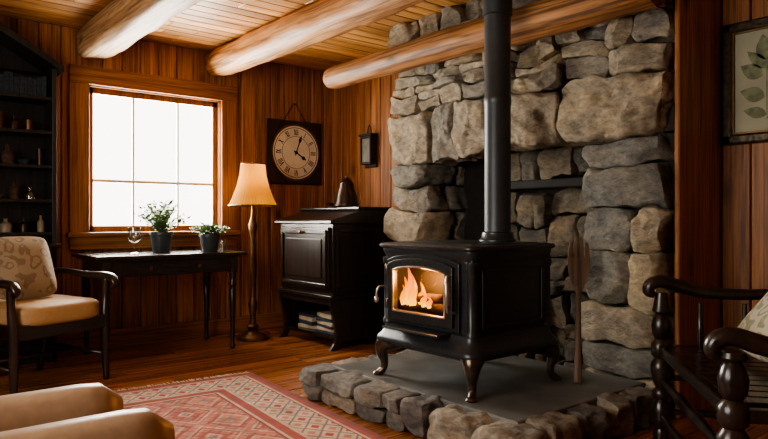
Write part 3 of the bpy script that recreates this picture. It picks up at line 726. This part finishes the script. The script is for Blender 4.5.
def leafp(y,z,ang,l,w_):
    k=len(V); n=9; u=(math.sin(ang),math.cos(ang)); s_=(math.cos(ang),-math.sin(ang)); L1=[];L2=[]
    for i in range(n):
        t=i/(n-1); ww=w_*math.sin(math.pi*t**.8)*.5; L1.append((-.0155,y+u[0]*l*t+s_[0]*ww,z+u[1]*l*t+s_[1]*ww)); L2.append((-.0155,y+u[0]*l*t-s_[0]*ww,z+u[1]*l*t-s_[1]*ww))
    V.extend(L1+L2)
    for i in range(n-1): F.append((k+i,k+i+1,k+n+i+1,k+n+i))
for (y0,z0,ang,l,w_) in ((.05,-.22,.0,.36,.006),(.05,.10,.15,.14,.09),(.07,.02,1.0,.13,.08),(.03,.0,-1.0,.19,.09),(.06,-.09,1.2,.13,.08),(.04,-.12,-1.15,.19,.08),(.05,.06,.75,.14,.06),(.05,.05,-.7,.2,.08),(.05,-.18,1.3,.12,.06),(.05,-.2,-1.3,.16,.07)): leafp(y0,z0,ang,l,w_)
mesh_obj('leaf_drawing',V,F,simple('leaf_ink',(.20,.23,.14),.8,var=.4,scale=25),pf)

# ------------------------------------------------------------ hutch
ht=empty('display_hutch',(-2.99,-.022,0))
D=-.27; HW=.42
box('side_right',(HW-.03,HW,D,0,0,2.06),M_hutch,ht); box('side_left',(-HW,-HW+.03,D,0,0,2.06),M_hutch,ht)
box('back_panel',(-HW+.02,HW-.02,-.02,-.002,0,2.07),M_hutch,ht,0)
for k,z in enumerate((.9,1.13,1.37,1.61,1.85)): box('shelf_%d'%k,(-HW+.02,HW-.02,D+.01,-.01,z-.012,z+.012),M_hutch,ht)
box('base_top',(-HW-.02,HW+.02,D-.03,0,.80,.83),M_hutch,ht,.006)
for k,(a,b) in enumerate(((-HW+.03,-.005),(.005,HW-.03))):
    box('lower_door_%d'%k,(a,b,D-.015,D+.01,.08,.79),M_hutch,ht,.006); box('lower_door_panel_%d'%k,(a+.06,b-.06,D-.022,D-.01,.15,.72),M_hutch,ht,.008)
box('plinth',(-HW,HW,D,-.01,0,.08),M_hutch,ht)
def gable(n,y0,y1):
    o=[(-HW-.04,2.04),(0,2.30),(HW+.04,2.04),(HW+.04,2.085),(0,2.36),(-HW-.04,2.085)]
    V=[(x,y0,z) for x,z in o]+[(x,y1,z) for x,z in o]; F=[(0,1,4,5),(1,2,3,4),(6,7,10,11),(7,8,9,10)]+[(i,(i+1)%6,6+(i+1)%6,6+i) for i in range(6)]
    return bev(mesh_obj(n,V,F,M_hutch,ht),.004)
gable('gable_crown',D-.04,0)
mesh_obj('gable_back',[(-HW,-.02,2.05),(HW,-.02,2.05),(0,-.02,2.31)],[(0,1,2)],M_hutch,ht)
M_cer=simple('stoneware_glaze',(.30,.26,.19),.3,var=.2)
cols=[M_clear,M_cer,M_brass,M_booksA,M_clear,M_pew]
it=empty('shelf_glassware',(-2.99,-.16,0)); rnd=random.Random(5)
for zi,z in enumerate((.912,1.142,1.382,1.622)):
    x=-.34
    while x<.34:
        r=rnd.uniform(.022,.038); h=rnd.uniform(.08,.17); m=rnd.choice(cols)
        kind=rnd.random()
        if kind<.5: pr=[(r,0),(r*1.05,h*.5),(r*.9,h*.62),(r*.35,h*.75),(r*.35,h),(0,h)]
        elif kind<.8: pr=[(r*.8,0),(r,h*.7),(r*.9,h*.7),(0,h*.72)]
        else: pr=[(r*.6,0),(r*1.4,h*.35),(r*1.35,h*.36),(0,h*.1)]
        lathe('vessel_%d_%d'%(zi,int(x*100+50)),pr,m,it,(x,rnd.uniform(-.06,.0),z),14); x+=r*2.4+rnd.uniform(.01,.035)
bs=empty('book_row',(-2.99,-.17,1.862)); x=-.36; i=0
while x<.33:
    w_=rnd.uniform(.02,.045); h=rnd.uniform(.12,.17); box('book_%d'%i,(x,x+w_-.002,-.08,.08,0,h),M_booksA,bs,.003); x+=w_; i+=1

# ------------------------------------------------------------ left armchair (local front = -y)
ac=empty('wooden_armchair',(-2.83,-.90,0),math.radians(21))
for k,x in enumerate((-.29,.29)):
    s_=1 if x>0 else -1
    tube('front_leg_%d'%k,[(x+s_*.005,-.275,0.002),(x,-.27,.15),(x,-.265,.38),(x+s_*.01,-.26,.52),(x+s_*.012,-.265,.635)],[.018,.024,.03,.022,.026],M_dark,ac)
    tube('back_leg_%d'%k,[(x*.9,.36,0.002),(x*.92,.30,.22),(x*.93,.27,.42),(x*.92,.31,.62),(x*.9,.37,.84)],[.02,.024,.026,.022,.02],M_dark,ac)
    tube('arm_%d'%k,[(x*.93,.31,.655),(x*1.02,.16,.665),(x*1.1,-.05,.645),(x*1.1,-.22,.645),(x*1.09,-.30,.635),(x*1.08,-.335,.60),(x*1.08,-.31,.575)],[.018,.024,.029,.034,.032,.024,.014],M_dark,ac,flat=.75)
    tube('side_stretcher_%d'%k,[(x,-.27,.16),(x*.93,.31,.18)],.012,M_dark,ac,sub=1)
    box('side_rail_%d'%k,(min(x,x*.88),max(x,x*.88),-.26,.28,.33,.41),M_dark,ac,.006)
box('front_rail',(-.285,.285,-.29,-.255,.325,.41),M_darkX,ac,.008); box('back_rail',(-.26,.26,.25,.28,.33,.41),M_darkX,ac,.006)
tube('cross_stretcher',[(-.28,.02,.17),(.28,.02,.17)],.012,M_dark,ac,sub=1)
cushion('seat_cushion',(.56,.58,.14),M_cream,ac,(0,-.02,.45),p=5)
cushion('back_pad',(.46,.08,.34),M_padfab,ac,(0,.285,.64),(math.radians(-12),0,0),p=5)
tube('crest_rail',[(-.265,.37,.82),(0,.385,.845),(.265,.37,.82)],.022,M_dark,ac)
pl=empty('throw_pillow',(-2.89,-.87,.69),math.radians(12)); 
cushion('cushion',(.38,.40,.17),M_pillow,pl,(0,0,.02),(math.radians(68),0,math.radians(7)),p=3.0,pinch=.85)

# ------------------------------------------------------------ right armchair (local front = -y)
rc=empty('turned_armchair',(-1.14,-4.375,0),math.radians(-141.2)); HWc=.495; HD=.26
post=[(.022,0),(.026,.02),(.03,.05),(.022,.075),(.03,.09),(.035,.14),(.03,.19),(.02,.205),(.033,.22),(.033,.24),(.02,.255),(.03,.28),(.038,.33),(.038,.36),(.024,.385),(.036,.40),(.036,.45),(.022,.47),(.032,.49),(.036,.53),(.028,.565),(.02,.58),(.034,.595),(.03,.61),(.02,.625)]
post=[(r*1.2,z) for r,z in post]
for k,x in enumerate((-HWc,HWc)):
    s_=1 if x>0 else -1; dz=.05 if x<0 else -.02
    lathe('front_post_%d'%k,post[:-1]+[(.024,.625+dz)],M_dark,rc,(x,-HD,0),24)
    tube('back_post_%d'%k,[(x*.95,HD+.05,0.002),(x*.95,HD,.25),(x*.95,HD,.45),(x*.94,HD+.05,.75),(x*.92,HD+.12,1.05)],[.022,.026,.028,.026,.02],M_dark,rc)
    tube('arm_%d'%k,[(x*.94,HD+.02,.645+dz),(x*1.0,.10,.625+dz),(x*1.02,-.08,.63+dz),(x*1.02,-.19,.655+dz),(x*1.0,-.26,.675+dz),(x*.99,-.305,.662+dz),(x*.99,-.315,.63+dz),(x*.99,-.29,.615+dz)],[.024,.030,.034,.038,.036,.034,.030,.018],M_dark,rc,seg=16,flat=.8)
    for j,z in enumerate((.15,.3)):
        tube('side_stretcher_%d_%d'%(k,j),[(x,-HD,z),(x,-HD*.4,z),(x*.98,0,z),(x*.96,HD*.5,z),(x*.95,HD,z)],[.012,.014,.022,.014,.012],M_dark,rc)
    for j,y in enumerate((-.10,.08)): tube('arm_spindle_%d_%d'%(k,j),[(x,y,.44),(x,y,.51),(x*1.01,y,.57),(x*1.01,y,.635)],[.010,.015,.012,.009],M_dark,rc)
    box('seat_rail_side_%d'%k,(min(x-.02,x+.02),max(x-.02,x+.02),-HD,HD,.405,.445),M_dark,rc,.006)
for j,z in enumerate((.13,.29)): tube('front_stretcher_%d'%j,[(-HWc,-HD,z),(-.25,-HD,z),(-.12,-HD,z),(0,-HD,z),(.12,-HD,z),(.25,-HD,z),(HWc,-HD,z)],[.012,.016,.024,.016,.024,.016,.012],M_dark,rc)
tube('back_stretcher',[(-HWc,HD,.2),(HWc,HD,.2)],.014,M_dark,rc,sub=1)
box('seat_rail_front',(-HWc,HWc,-HD-.02,-HD+.02,.405,.45),M_darkX,rc,.008); box('seat_rail_back',(-HWc,HWc,HD-.02,HD+.02,.405,.445),M_darkX,rc,.006)
boxes('seat_slats',[(-HWc+.02+i*.0765,-HWc+.02+i*.0765+.066,-HD+.01,HD-.01,.43,.447) for i in range(12)],M_darkX,rc,.004,2)
for j in range(7): 
    x=-.33+j*.11; tube('back_spindle_%d'%j,[(x,HD,.44),(x,HD+.03,.62),(x,HD+.065,.82),(x,HD+.10,.97)],[.009,.014,.011,.009],M_dark,rc)
tube('crest',[(-.46,HD+.115,1.0),(-.2,HD+.12,1.05),(0,HD+.125,1.07),(.2,HD+.12,1.05),(.46,HD+.115,1.0)],[.03,.05,.055,.05,.03],M_dark,rc,flat=1.0)
fc=empty('floral_cushion',(-.98,-4.30,.60),math.radians(-141.2))
cushion('cushion',(.42,.34,.13),M_floral,fc,(0,.05,.015),(math.radians(52),0,0),p=3.2,pinch=.7)

# ------------------------------------------------------------ leather chair in the foreground (faces +x)
lc=empty('leather_armchair',(-3.47,-3.46,0))
def arm(n,y,dz=0):
    V=[];F=[];seg=20;n_=14
    for j in range(n_+1):
        t=j/n_; x=-.42+.84*t
        e=1.0 if t<.85 else math.sqrt(max(0,1-((t-.85)/.15)**2))*.45+.55
        if j==n_: e=.35
        for i in range(seg):
            a=2*math.pi*i/seg; c,s_=math.cos(a),math.sin(a); k=1/((abs(c)**3.2+abs(s_)**3.2)**(1/3.2))
            V.append((x,y+.085*k*c*e,.27+dz+ .225*k*s_*(e*.35+.65)))
    for j in range(n_):
        for i in range(seg):
            k=(i+1)%seg; F.append((j*seg+i,j*seg+k,(j+1)*seg+k,(j+1)*seg+i))
    F.append(tuple(range(seg)));F.append(tuple(n_*seg+i for i in range(seg)))
    return mesh_obj(n,V,F,M_leather,lc,True)
arm('arm_near',-.185,.025); arm('arm_far',.225,.01)
cushion('seat_cushion',(.66,.36,.16),M_leatherD,lc,(.02,0.01,.33),p=5)
box('seat_base',(-.40,.34,-.17,.19,.08,.27),M_leatherD,lc,.02)
cushion('back_rest',(.18,.56,.62),M_leather,lc,(-.43,0.01,.47),(0,math.radians(-8),0),p=6)
for k,(x,y) in enumerate(((.3,-.19),(.3,.2),(-.4,-.19),(-.4,.2))): lathe('foot_%d'%k,[(.018,0),(.028,.09)],M_dark,lc,(x,y,.014 ),12)

# ------------------------------------------------------------ rug
ra,rb=.80,1.28
rg=empty('area_rug',(-2.60,-2.72,0.0012),math.radians(-5))
o=box('pile',(-ra,ra,-rb,rb,0,.011),rug_mat(ra,rb),rg,.003)
o.location=(0,0,.0055)
V=[];F=[]
for sgn in (1,-1):
    x=-ra+.005
    while x<ra:
        l=random.uniform(.05,.075); dx=random.uniform(-.012,.012); k=len(V); y=sgn*rb
        V+=[(x,y,.005),(x+.006,y,.005),(x+.006+dx,y+sgn*l,.001),(x+dx,y+sgn*l,.001),(x+.003,y,.009),(x+.003+dx,y+sgn*l,.004)]
        F+=[(k,k+4,k+5,k+3),(k+4,k+1,k+2,k+5)]; x+=.011
mesh_obj('fringe',V,F,simple('fringe_wool',(.55,.42,.3),.9),rg)

# ------------------------------------------------------------ lights, world
def area(name,loc,rot,sx,sy,e,c):
    l=bpy.data.lights.new(name,'AREA'); l.shape='RECTANGLE'; l.size=sx; l.size_y=sy; l.energy=e; l.color=c
    o=bpy.data.objects.new(name,l); o.location=loc; o.rotation_euler=rot; COL.objects.link(o); return o
area('daylight_window_1',(-1.745,.30,1.5),(math.radians(-90),0,0),1.5,1.5,320,(1,.94,.84))
area('fill_light_left',(RX0-.2,-3.35,1.5),(0,math.radians(-90),0),1.5,1.9,58,(1,.93,.82))  # added fill lamp behind the unseen left opening, brightens stone and stove
wd=bpy.data.worlds.new('world'); S.world=wd; wd.use_nodes=True; t=wd.node_tree
t.nodes['Background'].inputs[0].default_value=(1,.95,.87,1); t.nodes['Background'].inputs[1].default_value=5.5

# ------------------------------------------------------------ camera
cd=bpy.data.cameras.new('camera'); cam=bpy.data.objects.new('camera',cd); COL.objects.link(cam)
cd.sensor_width=36; cd.lens=36*650/768; cd.clip_start=.05
cam.location=(-3.70,-5.31,1.0); cam.rotation_euler=(math.radians(90),0,math.radians(-39.4))
S.camera=cam
try:
    S.view_settings.look='AgX - Medium High Contrast'
except Exception as ex: print(ex)
